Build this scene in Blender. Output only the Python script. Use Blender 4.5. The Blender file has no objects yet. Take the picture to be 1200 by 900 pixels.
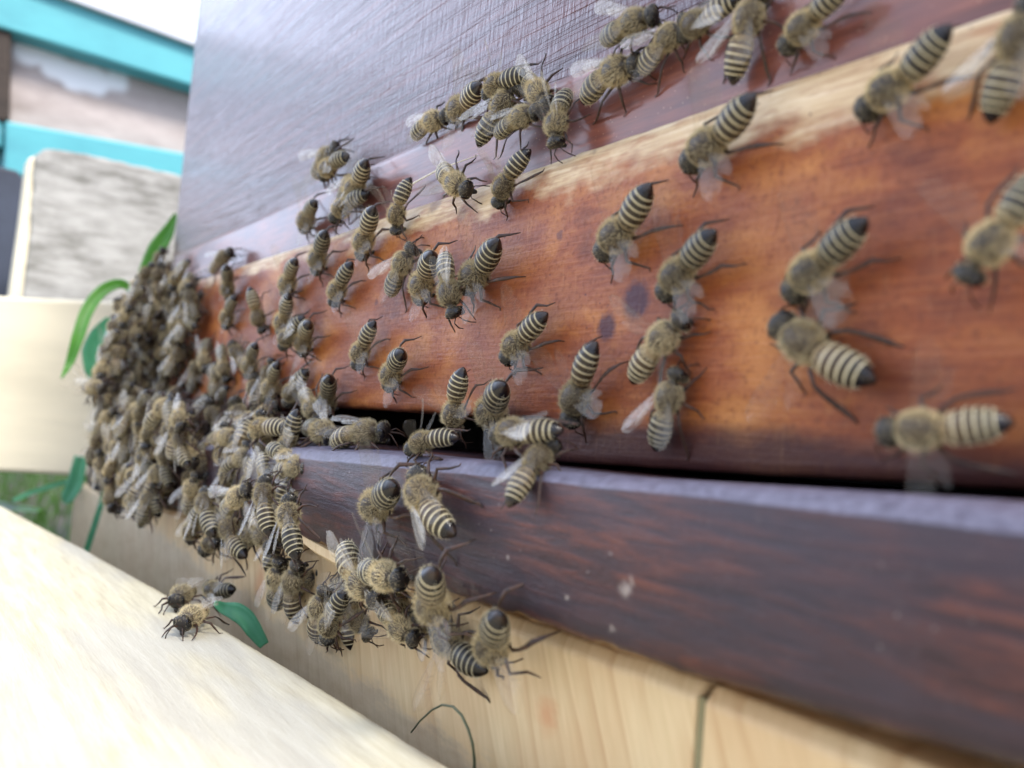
import bpy, math, random
import numpy as np
from mathutils import Matrix, Vector, noise

random.seed(7); rng = np.random.default_rng(7)
S = 0.001                                   # everything below is laid out in millimetres
scene = bpy.context.scene

# ------------------------------------------------------------------ camera
F = 1039.0                                  # focal length in pixels of a 1200 px wide frame
dl = np.array([-713., 5., -F]); dl /= np.linalg.norm(dl)
up = np.array([1515., 19000., -F]); up /= np.linalg.norm(up)
up -= dl*np.dot(up, dl); up /= np.linalg.norm(up)
XA = -dl; YA = np.cross(up, XA)
R = np.array([XA, YA, up])                  # camera space -> world
CAM = np.array([0., -85., 0.])
cd = bpy.data.cameras.new("camera"); cam = bpy.data.objects.new("camera", cd)
scene.collection.objects.link(cam); scene.camera = cam
M4 = Matrix.Identity(4)
for i in range(3):
    for j in range(3): M4[i][j] = float(R[i, j])
    M4[i][3] = float(CAM[i]*S)
cam.matrix_world = M4
cd.sensor_width = 36.0; cd.lens = 36.0*F/1200.0
cd.clip_start = 0.005; cd.clip_end = 2000
cd.dof.use_dof = True; cd.dof.focus_distance = 0.162; cd.dof.aperture_fstop = 18.5; cd.dof.aperture_blades = 0

# ------------------------------------------------------------------ light
SUN_EL, SUN_AZ = math.radians(56), math.atan2(0.50, 0.07)     # azimuth from +Y towards +X
world = bpy.data.worlds.new("World"); scene.world = world; world.use_nodes = True
wn = world.node_tree.nodes; wl = world.node_tree.links
sky = wn.new("ShaderNodeTexSky"); sky.sky_type = 'NISHITA'; sky.sun_disc = False
sky.sun_elevation = SUN_EL; sky.sun_rotation = SUN_AZ
sky.air_density = 1.0; sky.dust_density = 7.0; sky.ozone_density = 1.4
# bright broken overcast laid over the clear sky
wtc = wn.new("ShaderNodeTexCoord"); wno = wn.new("ShaderNodeTexNoise"); wno.inputs["Scale"].default_value = 2.2; wno.inputs["Detail"].default_value = 5
wl.new(wtc.outputs["Generated"], wno.inputs["Vector"])
wra = wn.new("ShaderNodeValToRGB"); wra.color_ramp.elements[0].position = .36; wra.color_ramp.elements[0].color = (.62, .62, .62, 1); wra.color_ramp.elements[1].position = .56
wra.color_ramp.elements[1].color = (.97, .97, .97, 1)
wl.new(wno.outputs["Fac"], wra.inputs[0])
wmx = wn.new("ShaderNodeMix"); wmx.data_type = 'RGBA'; wl.new(wra.outputs[0], wmx.inputs[0]); wl.new(sky.outputs[0], wmx.inputs[6])
wmx.inputs[7].default_value = (7.4, 8.6, 11.2, 1)
# unseen bright cloud patch, added to throw glare on the wall's far end
wvm = wn.new("ShaderNodeVectorMath"); wvm.operation = 'DOT_PRODUCT'; wl.new(wtc.outputs["Generated"], wvm.inputs[0]); wvm.inputs[1].default_value = Vector((-.86, -.42, .30)).normalized()
wr2 = wn.new("ShaderNodeValToRGB"); wr2.color_ramp.elements[0].position = .80; wr2.color_ramp.elements[0].color = (.80, .80, .80, 1)
wr2.color_ramp.elements[1].position = .985; wr2.color_ramp.elements[1].color = (1.75, 1.75, 1.75, 1)
wl.new(wvm.outputs["Value"], wr2.inputs[0])
wm2 = wn.new("ShaderNodeMix"); wm2.data_type = 'RGBA'; wm2.blend_type = 'MULTIPLY'; wm2.inputs[0].default_value = 1
wl.new(wmx.outputs[2], wm2.inputs[6]); wl.new(wr2.outputs[0], wm2.inputs[7])
wl.new(wm2.outputs[2], wn["Background"].inputs[0]); wn["Background"].inputs[1].default_value = 0.15
sd = bpy.data.lights.new("sun", 'SUN'); sd.energy = 3.2; sd.angle = math.radians(14); sd.color = (1, .96, .88)
sun = bpy.data.objects.new("sun", sd); scene.collection.objects.link(sun)
sv = Vector((math.sin(SUN_AZ)*math.cos(SUN_EL), math.cos(SUN_AZ)*math.cos(SUN_EL), math.sin(SUN_EL)))
sun.rotation_euler = sv.to_track_quat('Z', 'Y').to_euler()
sun.location = (.5, 0, 1)
scene.view_settings.view_transform = 'Standard'; scene.view_settings.look = 'None'
scene.view_settings.exposure = 0.84; scene.view_settings.gamma = 1
scene.render.engine = 'CYCLES'
scene.cycles.transparent_max_bounces = 24

# ------------------------------------------------------------------ pixel <-> world helpers
def ray(px, py): return R @ np.array([px-600., 450.-py, -F])
def on(axis, val, px, py):
    r = ray(px, py); t = (val-CAM[axis])/r[axis]
    return CAM + r*t
def onY(px, py, y=0.): return on(1, y, px, py)
def onX(px, py, x): return on(0, x, px, py)
def onZ(px, py, z): return on(2, z, px, py)
def proj(P):
    c = R.T @ (np.asarray(P, float)-CAM)
    return np.array([600 + F*c[0]/-c[2], 450 - F*c[1]/-c[2]])
def nz(x, y=0., z=0.): return noise.noise(Vector((x, y, z)))

# ------------------------------------------------------------------ object helpers
def link(o): scene.collection.objects.link(o); return o
def new_mesh(name, verts, faces, mats=(), mi=None, smooth=False):
    me = bpy.data.meshes.new(name)
    v = np.asarray(verts, float)*S
    me.from_pydata(v.tolist(), [], [list(map(int, f)) for f in faces]); 
    for m in mats: me.materials.append(m)
    if mi is not None: me.polygons.foreach_set("material_index", list(map(int, mi)))
    if smooth: me.polygons.foreach_set("use_smooth", [True]*len(me.polygons))
    me.update(); return me
def obj(name, me, parent=None):
    o = bpy.data.objects.new(name, me); link(o)
    if parent is not None:
        o.parent = parent; o.location = -parent.location
    return o
def tag(o, label=None, cat=None, group=None, kind=None):
    if label: o['label'] = label
    if cat: o['category'] = cat
    if group: o['group'] = group
    if kind: o['kind'] = kind
    return o
def empty(name, loc, label, cat, group=None):
    o = bpy.data.objects.new(name, None); link(o); o.empty_display_size = .01
    o.location = [c*S for c in loc]; return tag(o, label, cat, group)
def fix_normals(me):
    import bmesh
    bm = bmesh.new(); bm.from_mesh(me); bmesh.ops.recalc_face_normals(bm, faces=bm.faces); bm.to_mesh(me); bm.free()
def bevel(o, w, seg=2, ang=40):
    m = o.modifiers.new("bevel", 'BEVEL'); m.width = w*S; m.segments = seg; m.limit_method = 'ANGLE'; m.angle_limit = math.radians(ang)
    return o
def loft_x(xs, prof, name, mats, smooth=True):
    """profile (list of (y,z)) for every x station, closed ring, capped"""
    V = []; Fc = []
    n = len(prof(xs[0]))
    for x in xs:
        for (y, z) in prof(x): V.append((x, y, z))
    for i in range(len(xs)-1):
        for j in range(n):
            a = i*n+j; b = i*n+(j+1) % n
            Fc.append((a, b, b+n, a+n))
    Fc.append(tuple(range(n))); Fc.append(tuple(range((len(xs)-1)*n, len(xs)*n)))
    me = new_mesh(name, V, Fc, mats, smooth=smooth); fix_normals(me)
    return me
def autosmooth(me, ang=35):
    me.set_sharp_from_angle(angle=math.radians(ang)) if hasattr(me, 'set_sharp_from_angle') else None
def box_me(name, lo, hi, mat, jit=0, cuts=1):
    x0, y0, z0 = lo; x1, y1, z1 = hi
    V = [(x, y, z) for x in (x0, x1) for y in (y0, y1) for z in (z0, z1)]
    Fc = [(0, 1, 3, 2), (4, 6, 7, 5), (0, 4, 5, 1), (2, 3, 7, 6), (0, 2, 6, 4), (1, 5, 7, 3)]
    me = new_mesh(name, V, Fc, [mat]); fix_normals(me); return me
def tube(path, radii, sides=8, flat=1.0):
    path = [np.asarray(p, float) for p in path]; V = []; Fc = []
    for i, p in enumerate(path):
        t = path[min(i+1, len(path)-1)]-path[max(i-1, 0)]; t /= (np.linalg.norm(t)+1e-9)
        a = np.cross(t, [0, 0, 1.]); 
        if np.linalg.norm(a) < .1: a = np.cross(t, [1., 0, 0])
        a /= np.linalg.norm(a); b = np.cross(a, t)
        for k in range(sides):
            an = 2*math.pi*k/sides
            V.append(p + radii[i]*(a*math.cos(an) + b*flat*math.sin(an)))
    n = sides
    for i in range(len(path)-1):
        for j in range(n): Fc.append((i*n+j, i*n+(j+1) % n, (i+1)*n+(j+1) % n, (i+1)*n+j))
    Fc.append(tuple(range(n))[::-1]); Fc.append(tuple(range((len(path)-1)*n, len(path)*n)))
    return V, Fc

# ------------------------------------------------------------------ material helpers
class G:
    def __init__(s, name):
        s.m = bpy.data.materials.new(name); s.m.use_nodes = True
        s.t = s.m.node_tree; s.n = s.t.nodes; s.l = s.t.links
        s.b = s.n["Principled BSDF"]
        tc = s.n.new("ShaderNodeTexCoord")
        vm = s.n.new("ShaderNodeVectorMath"); vm.operation = 'SCALE'; vm.inputs[3].default_value = 1000
        s.l.new(tc.outputs["Object"], vm.inputs[0]); s.P = vm.outputs[0]
    def set(s, **k):
        for a, v in k.items():
            i = s.b.inputs[a.replace('_', ' ')]
            if isinstance(v, bpy.types.NodeSocket): s.l.new(v, i)
            else: i.default_value = (*v, 1) if isinstance(v, tuple) and len(v) == 3 and i.type == 'RGBA' else v
    def mapping(s, scale=(1, 1, 1), rot=(0, 0, 0), loc=(0, 0, 0), src=None):
        m = s.n.new("ShaderNodeMapping"); m.inputs["Scale"].default_value = scale
        m.inputs["Rotation"].default_value = rot; m.inputs["Location"].default_value = loc
        s.l.new(src or s.P, m.inputs[0]); return m.outputs[0]
    def noise(s, vec, scale=1., detail=4., rough=.55, dist=0.):
        n = s.n.new("ShaderNodeTexNoise"); n.inputs["Scale"].default_value = scale
        n.inputs["Detail"].default_value = detail; n.inputs["Roughness"].default_value = rough
        n.inputs["Distortion"].default_value = dist; s.l.new(vec, n.inputs["Vector"]); return n.outputs["Fac"]
    def voro(s, vec, scale=1., feat='F1'):
        n = s.n.new("ShaderNodeTexVoronoi"); n.feature = feat; n.inputs["Scale"].default_value = scale
        s.l.new(vec, n.inputs["Vector"]); return n.outputs["Distance"]
    def ramp(s, fac, stops, interp='LINEAR'):
        r = s.n.new("ShaderNodeValToRGB"); r.color_ramp.interpolation = interp
        e = r.color_ramp.elements
        while len(e) < len(stops): e.new(.5)
        for i, (p, c) in enumerate(stops):
            e[i].position = p; c = (c, c, c) if not isinstance(c, tuple) else c; e[i].color = (*c, 1)
        s.l.new(fac, r.inputs[0]); return r.outputs[0]
    def mix(s, fac, a, b, mode='MIX'):
        m = s.n.new("ShaderNodeMix"); m.data_type = 'RGBA'; m.blend_type = mode
        for i, v in ((0, fac), (6, a), (7, b)):
            if isinstance(v, bpy.types.NodeSocket): s.l.new(v, m.inputs[i])
            else: m.inputs[i].default_value = (*v, 1) if isinstance(v, tuple) else v
        return m.outputs[2]
    def math(s, op, a, b=0., c=0., clamp=False):
        m = s.n.new("ShaderNodeMath"); m.operation = op; m.use_clamp = clamp
        for i, v in enumerate((a, b, c)):
            if isinstance(v, bpy.types.NodeSocket): s.l.new(v, m.inputs[i])
            else: m.inputs[i].default_value = v
        return m.outputs[0]
    def xyz(s, src=None):
        x = s.n.new("ShaderNodeSeparateXYZ"); s.l.new(src or s.P, x.inputs[0]); return x.outputs
    def bump(s, h, strength=.5, dist=.3, prev=None):
        b = s.n.new("ShaderNodeBump"); b.inputs["Strength"].default_value = strength
        b.inputs["Distance"].default_value = dist*S; s.l.new(h, b.inputs["Height"])
        if prev: s.l.new(prev, b.inputs["Normal"])
        s.l.new(b.outputs[0], s.b.inputs["Normal"]); return b.outputs[0]
    def spot(s, p, r, soft=.5, warp=None):
        """1 inside a blotch of radius r (mm) round point p"""
        v = s.n.new("ShaderNodeVectorMath"); v.operation = 'DISTANCE'; s.l.new(s.P, v.inputs[0]); v.inputs[1].default_value = [float(q) for q in p]
        d = v.outputs["Value"]
        if warp is not None: d = s.math('ADD', d, warp)
        return s.math('SUBTRACT', 1.0, s.math('DIVIDE', s.math('SUBTRACT', d, r*(1-soft)), r*soft*2, clamp=True), clamp=True)
    def attr(s, name, vec=False):
        a = s.n.new("ShaderNodeAttribute"); a.attribute_name = name; return a.outputs["Vector" if vec else "Fac"]

# --- varnished dark wall of the upper hive box
g = G("dark varnished wood")
fine = g.noise(g.mapping((.035, 1.2, 1.2)), 1.0, 5, .6)
streak = g.noise(g.mapping((.012, .5, .55), loc=(3, 0, 9)), 1.0, 3, .5)
brush = g.noise(g.mapping((1.0, .3, .22), rot=(0, .10, 0)), 1.0, 4, .6, .4)
groove = g.ramp(g.noise(g.mapping((.010, 1, .42), loc=(0, 0, 4)), 1.0, 2, .4), [(.0, 1.), (.46, 1.), (.474, .0), (.488, 1.), (.58, 1.), (.592, .2), (.604, 1.), (1, 1.)])
col = g.ramp(streak, [(.3, (.05, .014, .016)), (.55, (.095, .028, .028)), (.75, (.15, .046, .036))])
g.set(Base_Color=col, Roughness=g.ramp(fine, [(.3, .26), (.7, .42)]), Coat_Weight=.7, Coat_Roughness=.13, Coat_IOR=1.4, Specular_IOR_Level=.2)
b1 = g.bump(groove, .55, .3)
b2 = g.bump(brush, .7, .55, b1)
g.bump(fine, .6, .35, b2); M_wall = g.m
g.b.inputs["Coat Normal"]; g.l.new(b2, g.b.inputs["Coat Normal"])

# --- reddish batten
g = G("reddish stained wood")
gr = g.noise(g.mapping((.06, .8, .9)), 1.0, 5, .6)
big = g.noise(g.mapping((.06, .1, .12)), 1.0, 3, .5)
c = g.ramp(gr, [(.3, (.10, .030, .020)), (.6, (.20, .058, .034)), (.8, (.30, .11, .06))])
c = g.mix(g.ramp(big, [(.45, 0.), (.7, .7)]), c, (.06, .028, .035))
fleck = g.ramp(g.voro(g.mapping((.9, .9, .9)), 1.0), [(.06, 1.), (.11, 0.)])
c = g.mix(fleck, c, (.45, .25, .16))
g.set(Base_Color=c, Roughness=.5, Coat_Weight=.6, Coat_Roughness=.2, Specular_IOR_Level=.3)
g.bump(gr, .5, .35); M_batten = g.m

# --- orange entrance board
g = G("worn orange stained wood")
x, y, z = g.xyz()
big = g.noise(g.mapping((.035, .1, .07)), 1.0, 4, .55)
mid = g.noise(g.mapping((.050, .1, .095), loc=(7, 2, 1)), 1.0, 6, .62, .2)
finz = g.noise(g.mapping((.10, 1, 1.6)), 1.0, 5, .6)
sp = g.noise(g.mapping((1.2, 1.2, 1.2)), 1.0, 3, .6)
c = g.ramp(mid, [(.34, (.12, .028, .012)), (.47, (.24, .062, .018)), (.58, (.36, .125, .030)), (.74, (.50, .21, .060))])
c = g.mix(g.ramp(big, [(.40, .65), (.56, 0.)]), c, (.20, .055, .026))
c = g.mix(g.ramp(finz, [(.45, 0.), (.75, .30)]), c, (.50, .20, .08))
c = g.mix(g.ramp(sp, [(.52, 0.), (.68, .45)]), c, (.10, .028, .018))
# worn, unpainted wood along the upper edge, reaching lower further right
wv = g.noise(g.mapping((.045, .1, .10), loc=(11, 0, 3)), 1.0, 4, .6)
ex = g.math('MULTIPLY_ADD', x, .020, 7.4)
lim = g.math('ADD', g.math('MULTIPLY', g.math('SUBTRACT', wv, .5), 22.), g.math('MAXIMUM', ex, 1.2))
dd = g.math('SUBTRACT', 46.5, z)
worn = g.math('SUBTRACT', 1., g.math('DIVIDE', g.math('SUBTRACT', dd, lim), 3.2, clamp=True), clamp=True)
wc = g.ramp(g.noise(g.mapping((.05, .3, .9)), 1.0, 5, .6), [(.3, (.34, .20, .10)), (.5, (.55, .39, .22)), (.7, (.72, .58, .39))])
c = g.mix(g.math('MULTIPLY', worn, g.ramp(g.noise(g.mapping((.12, .3, .5), loc=(1, 4, 2)), 1.0, 4, .6), [(.30, .35), (.5, 1.)])), c, wc)
# purple dark bottom edge
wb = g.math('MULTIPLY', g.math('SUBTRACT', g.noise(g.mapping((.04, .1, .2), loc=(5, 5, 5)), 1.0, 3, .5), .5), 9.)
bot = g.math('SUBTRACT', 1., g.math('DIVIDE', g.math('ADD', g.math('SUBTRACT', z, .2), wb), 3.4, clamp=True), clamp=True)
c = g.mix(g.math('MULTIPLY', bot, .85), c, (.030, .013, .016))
wr = g.math('MULTIPLY', g.math('SUBTRACT', sp, .5), 2.2)
for (px, py, r, k) in [(746, 352, 2.7, .95), (711, 383, 2.0, .9), (712, 152, 2.0, .6), (690, 168, 1.6, .5), (656, 276, .8, .6), (441, 354, .7, .6), (590, 232, 1.4, .4), (505, 235, 2.6, .5), (540, 252, 1.6, .4)]:
    c = g.mix(g.math('MULTIPLY', g.spot(onY(px, py), r, .28, wr), k), c, (.045, .012, .022))
# gnawed strip beside the slot
scr = g.noise(g.mapping((.9, .5, .05), rot=(0, .5, 0), loc=(9, 1, 5)), 1.0, 2, .5)
c = g.mix(g.ramp(scr, [(.0, 0.), (.335, 0.), (.30, .0), (.345, .12), (.36, 0.)]), c, (.55, .30, .15))
dots = g.math('ADD', g.voro(g.mapping((.28, .28, .28), loc=(4, 4, 4)), 1.0), g.math('MULTIPLY', g.math('SUBTRACT', g.noise(g.P, 1.8, 3, .7), .5), .2))
c = g.mix(g.ramp(dots, [(.03, .8), (.06, 0.)]), c, (.05, .015, .015))
g.set(Base_Color=c, Roughness=g.ramp(sp, [(.3, .34), (.7, .55)]), Coat_Weight=.0, Specular_IOR_Level=.22)
b1 = g.bump(finz, .4, .3); g.bump(sp, .35, .25, b1); M_orange = g.m

# --- landing board
g = G("dark weathered painted wood")
x, y, z = g.xyz()
gr = g.noise(g.mapping((.075, .6, .75), rot=(0, -.05, 0)), 1.0, 7, .72, .3)
big = g.noise(g.mapping((.03, .08, .13)), 1.0, 3, .5)
pt = g.noise(g.mapping((1, 1, 1)), .8, 4, .7)
c = g.ramp(gr, [(.32, (.022, .013, .014)), (.47, (.050, .021, .020)), (.58, (.110, .034, .022)), (.74, (.17, .066, .040))])
c = g.mix(g.ramp(big, [(.42, .75), (.62, 0.)]), c, (.034, .026, .034))
c = g.mix(g.ramp(pt, [(.55, 0.), (.75, .5)]), c, (.085, .060, .062))
fl = g.ramp(g.math('ADD', g.voro(g.mapping((.30, .30, .30)), 1.0), g.math('MULTIPLY', g.math('SUBTRACT', g.noise(g.P, 1.6, 3, .7), .5), .22)), [(.035, .8), (.06, 0.)])
fl = g.math('MULTIPLY', fl, g.ramp(g.noise(g.mapping((.05, .05, .05), loc=(3, 3, 3)), 1.0, 2, .5), [(.45, 0.), (.55, .4)]))
c = g.mix(fl, c, (.50, .44, .40))
wr = g.math('MULTIPLY', g.math('SUBTRACT', pt, .5), 2.4)
for (px, py, r) in [(734, 690, .8), (741, 678, .5), (664, 701, .35), (595, 653, .3), (717, 738, .35)]:
    c = g.mix(g.math('MULTIPLY', g.spot(onY(px, py, -15), r, .5, wr), .42), c, (.55, .47, .40))
# unpainted splintered wood showing along the lowest edge
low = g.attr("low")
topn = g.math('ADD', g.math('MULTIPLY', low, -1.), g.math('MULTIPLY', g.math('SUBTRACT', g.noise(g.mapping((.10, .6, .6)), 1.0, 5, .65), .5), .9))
c = g.mix(g.ramp(topn, [(.42, 0.), (.85, .85)]), c, g.ramp(pt, [(.3, (.085, .075, .105)), (.7, (.20, .19, .25))]))  # worn top edge, with the sky's bluish sheen painted into its colour
c = g.mix(g.ramp(g.math('ADD', low, g.math('MULTIPLY', g.math('SUBTRACT', g.noise(g.mapping((.09, .2, .3)), 1.0, 4, .6), .5), 1.4)), [(.78, 0.), (.88, 1.)]), c,
          g.ramp(gr, [(.3, (.20, .10, .045)), (.7, (.42, .26, .12))]))
g.set(Base_Color=c, Roughness=g.ramp(pt, [(.3, .30), (.7, .46)]), Coat_Weight=.0, Specular_IOR_Level=.25)
b1 = g.bump(gr, .6, .45); g.bump(pt, .45, .22, b1); M_land = g.m

# --- pale planed wood under the landing board
g = G("pale planed wood")
x, y, z = g.xyz()
pm = g.mapping((1, 1, 1), rot=(0, math.radians(24), 0))
xr = g.xyz(pm)[0]
wob = g.noise(g.mapping((.05, .05, .012), src=pm), 1.0, 3, .5)
ring = g.math('FRACT', g.math('MULTIPLY_ADD', xr, .20, g.math('MULTIPLY', wob, 3.2)))
line = g.math('MULTIPLY', g.ramp(ring, [(.0, 0.), (.62, .10), (.93, .75), (.97, .85), (1., .0)]), g.ramp(g.noise(g.mapping((.08, .05, .02), loc=(2, 2, 2)), 1.0, 3, .6), [(.35, .15), (.62, .9)]))
fib = g.noise(g.mapping((1.2, .5, .10), src=pm), 1.0, 4, .6)
c = g.mix(line, g.ramp(fib, [(.3, (.57, .41, .21)), (.7, (.67, .50, .275))]), (.42, .245, .105))
soft = g.noise(g.mapping((.06, .1, .04)), 1.0, 4, .55)
c = g.mix(g.ramp(soft, [(.4, 0.), (.7, .45)]), c, (.52, .30, .13))
gz = g.noise(g.mapping((.10, .1, .25)), 1.0, 5, .65)
xx = g.math('MULTIPLY', g.math('MAXIMUM', g.math('SUBTRACT', -110., x), 0.), .03)
lev = g.math('SUBTRACT', g.math('ADD', g.math('ADD', z, 52.), g.math('MULTIPLY', g.math('SUBTRACT', gz, .5), 14.)), g.math('MINIMUM', xx, 10.))
st = g.math('SUBTRACT', 1., g.math('DIVIDE', lev, 3.5, clamp=True), clamp=True)
c = g.mix(g.math('MULTIPLY', st, .5), c, g.ramp(gz, [(.3, (.24, .20, .155)), (.7, (.46, .42, .34))]))
for (px, py, r) in [(640, 838, 2.0), (305, 683, 3.4)]:
    c = g.mix(g.math('MULTIPLY', g.spot(onY(px, py, -9), r, .6, g.math('MULTIPLY', g.math('SUBTRACT', gz, .5), 5.)), .55), c, (.52, .20, .07))
g.set(Base_Color=c, Roughness=.55)
fz = g.noise(g.mapping((1.0, .3, .12), src=pm), 1.0, 4, .6)
g.bump(fz, .30, .25); M_pale = g.m

# --- sawn foreground plank
g = G("bleached sawn wood")
gr = g.noise(g.mapping((.035, .35, .6)), 1.0, 6, .65)
big = g.noise(g.mapping((.012, .05, .1)), 1.0, 3, .5)
c = g.ramp(gr, [(.25, (.38, .32, .21)), (.5, (.55, .49, .34)), (.75, (.66, .60, .45))])
c = g.mix(g.ramp(big, [(.50, 0.), (.62, .6)]), c, (.40, .38, .34))
g.set(Base_Color=c, Roughness=.7)
sc = g.noise(g.mapping((.5, .9, .9)), 1.0, 4, .6)
b1 = g.bump(gr, .6, .5); g.bump(sc, .4, .3, b1); M_plank = g.m

def simple(name, col, rough=.6, var=.25, sc=(.02, .02, .1), bump=.3, col2=None, coat=0., spots=None):
    g = G(name); n = g.noise(g.mapping(sc), 1.0, 6, .65); m = g.noise(g.mapping(tuple(q*.2 for q in sc), loc=(4, 1, 2)), 1.0, 3, .5)
    c2 = col2 or tuple(q*(1-var*1.6) for q in col)
    c = g.ramp(n, [(.32, c2), (.62, col)]); c = g.mix(g.ramp(m, [(.4, 0.), (.7, .5)]), c, tuple(min(1, q*(1+var)) for q in col))
    if spots:
        wz = g.math('MULTIPLY', g.math('SUBTRACT', g.noise(g.mapping((.02, .02, .02)), 1., 3, .5), .5), 30.)
        for (p, r, cc) in spots: c = g.mix(g.spot(p, r, .25, wz), c, cc)
    g.set(Base_Color=c, Roughness=rough, Coat_Weight=coat); g.bump(n, bump, .8); return g.m
M_teal = simple("turquoise paint", (.085, .36, .40), .55, .2, (.03, .02, .05), .3, (.06, .27, .32))
M_pink = simple("weathered pinkish boards with painted glare", (.42, .35, .33), .6, .35, (.03, .02, .06), .5, (.24, .19, .17), 0., [(onX(q, w, -822), 12, (.85, .84, .86)) for q, w in ((40, 62), (62, 78), (88, 88), (112, 92), (138, 92))])  # white spots are glare painted into the panel's colour
M_grey = simple("silvery weathered wood", (.38, .37, .355), .8, .25, (.05, .05, .20), 1., (.15, .145, .13))
M_cream = simple("sunlit cream wood", (.78, .70, .52), .7, .12, (.03, .008, .05), .4)
M_dkbrown = simple("dark old wood", (.045, .030, .022), .8, .3)
M_navy = simple("dark slate felt", (.045, .055, .085), .7, .3, (.02, .02, .02))
M_inside = simple("dark hive inside", (.02, .014, .010), .8, .3)
M_whitefelt = simple("pale grey roofing sheet", (.55, .56, .60), .5, .1)
M_soil = simple("dark soil", (.045, .036, .022), .95, .4, (.01, .01, .01), .8, (.02, .022, .010))

def leafmat(name, col, col2):
    g = G(name); n = g.noise(g.mapping((.12, .12, .12)), 1.0, 4, .6)
    g.set(Base_Color=g.ramp(n, [(.3, col2), (.7, col)]), Roughness=.42)
    try: g.set(Transmission_Weight=0.0, Subsurface_Weight=.0)
    except Exception: pass
    tr = g.n.new("ShaderNodeBsdfTranslucent"); tr.inputs[0].default_value = (*[min(1, q*1.4) for q in col], 1)
    mx = g.n.new("ShaderNodeMixShader"); mx.inputs[0].default_value = .35
    out = g.n["Material Output"]; g.l.new(g.b.outputs[0], mx.inputs[1]); g.l.new(tr.outputs[0], mx.inputs[2]); g.l.new(mx.outputs[0], out.inputs[0])
    return g.m
M_leaf = leafmat("fresh green leaf", (.13, .36, .045), (.08, .26, .04))
M_leaf2 = leafmat("blue green leaf", (.13, .42, .24), (.07, .28, .15))
M_grass = leafmat("grass", (.06, .12, .02), (.03, .07, .015))
M_stalk = leafmat("dull green stalk", (.16, .18, .10), (.10, .12, .07))

M_joint = simple("greenish brown joint wood", (.20, .17, .08), .8, .3)
# ------------------------------------------------------------------ ground
bigme = new_mesh("ground", [(-4e5, -4e5, -160), (4e5, -4e5, -160), (4e5, 4e5, -160), (-4e5, 4e5, -160)], [(0, 1, 2, 3)], [M_soil])
tag(obj("ground", bigme), kind="structure")
V = []; Fc = []
for i in range(9000):
    x = -random.uniform(480, 2300); y = random.uniform(-750, 700)
    if -370 > x and 0 > 1: continue
    h = random.uniform(14, 42); a = random.uniform(0, 6.28); w = random.uniform(1.2, 2.6); l = random.uniform(2, 22); b = random.uniform(0, 6.28)
    k = len(V); dx, dy = math.cos(a)*w, math.sin(a)*w; ox, oy = math.cos(b)*l, math.sin(b)*l
    V += [(x-dx, y-dy, -160), (x+dx, y+dy, -160), (x+dx*.7+ox*.4, y+dy*.7+oy*.4, -160+h*.6), (x-dx*.7+ox*.4, y-dy*.7+oy*.4, -160+h*.6), (x+ox, y+oy, -160+h)]
    Fc += [(k, k+1, k+2, k+3), (k+3, k+2, k+4)]
tag(obj("grass", new_mesh("grass", V, Fc, [M_grass])), "short green grass growing behind the foreground plank", "grass", kind="stuff")

# ------------------------------------------------------------------ the hive
HX0, HX1 = -372., 120.
hive = empty("beehive", (-125, 120, -40), "dark varnished wooden beehive with orange entrance board crowded by bees", "beehive")
zA = lambda x: 46.2 + .35*nz(x*.02, 3) + .22*nz(x*.2, 8)
zF = lambda x: 62.8 + .15*nz(x*.03, 5)
xs = np.arange(HX0-14, HX1+.1, 2.0)
# purple upper wall
xw = np.linspace(-411, HX1, 60)
me = loft_x(xw, lambda x: [(8.4, 59), (8, 60), (8, 288), (9, 290), (22, 290), (22, 59)], "upper_wall", [M_wall], False)
bevel(obj("upper_wall", me, hive), .8)
# batten
def pb(x):
    f = zF(x); e = .12*nz(x*.25, 1)
    return [(3.2, 43.), (3.0+e*.3, 44.), (3.0, f-3.4), (3.2, f-2.7), (4.0, f-1.5), (5.2, f-.5), (7, f), (12, f), (12, 43)]
me = loft_x(xs, pb, "batten", [M_batten]); autosmooth(me, 60); obj("batten", me, hive)
# entrance board with the slot cut out of its lower edge
xsl0, xsl1 = onY(322, 480)[0], onY(592, 500)[0]
def zB(x):
    z = np.interp(x, [-380, -107, -83, -40, 120], [-7, -4.3, -3.4, -1.5, 1.5])
    if x < xsl0 or x > xsl1: return z + .25*nz(x*.12, 2)
    e = min(x-xsl0, xsl1-x)
    return 2.1 + .5*nz(x*.08, 4) + .3*nz(x*.5, 1) - max(0, 1.2-e)*.8
xs2 = np.sort(np.concatenate([np.arange(HX0-2, HX1+.1, 1.2), [xsl0-.01, xsl0+.01, xsl1-.01, xsl1+.01]]))
def po(x):
    a = zA(x); b = zB(x); w = .25*nz(x*.15, 11) + .15*nz(x*.6, 2); q = .22*nz(x*.05, 6)
    r = 3.6 + 1.2*nz(x*.03, 21)
    return [(.8, b), (.2+q, b+.5), (q, b+1.5), (q, 15), (q, 30), (q+.0, a-r-2.2), (q+.35+w*.3, a-r), (q+1.0+w, a-r*.55), (q+1.7+w, a-r*.2), (2.9, a), (10, a+.05), (13, a), (13, b)]
me = loft_x(xs2, po, "entrance_board", [M_orange]); autosmooth(me, 50); obj("entrance_board", me, hive)
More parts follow.
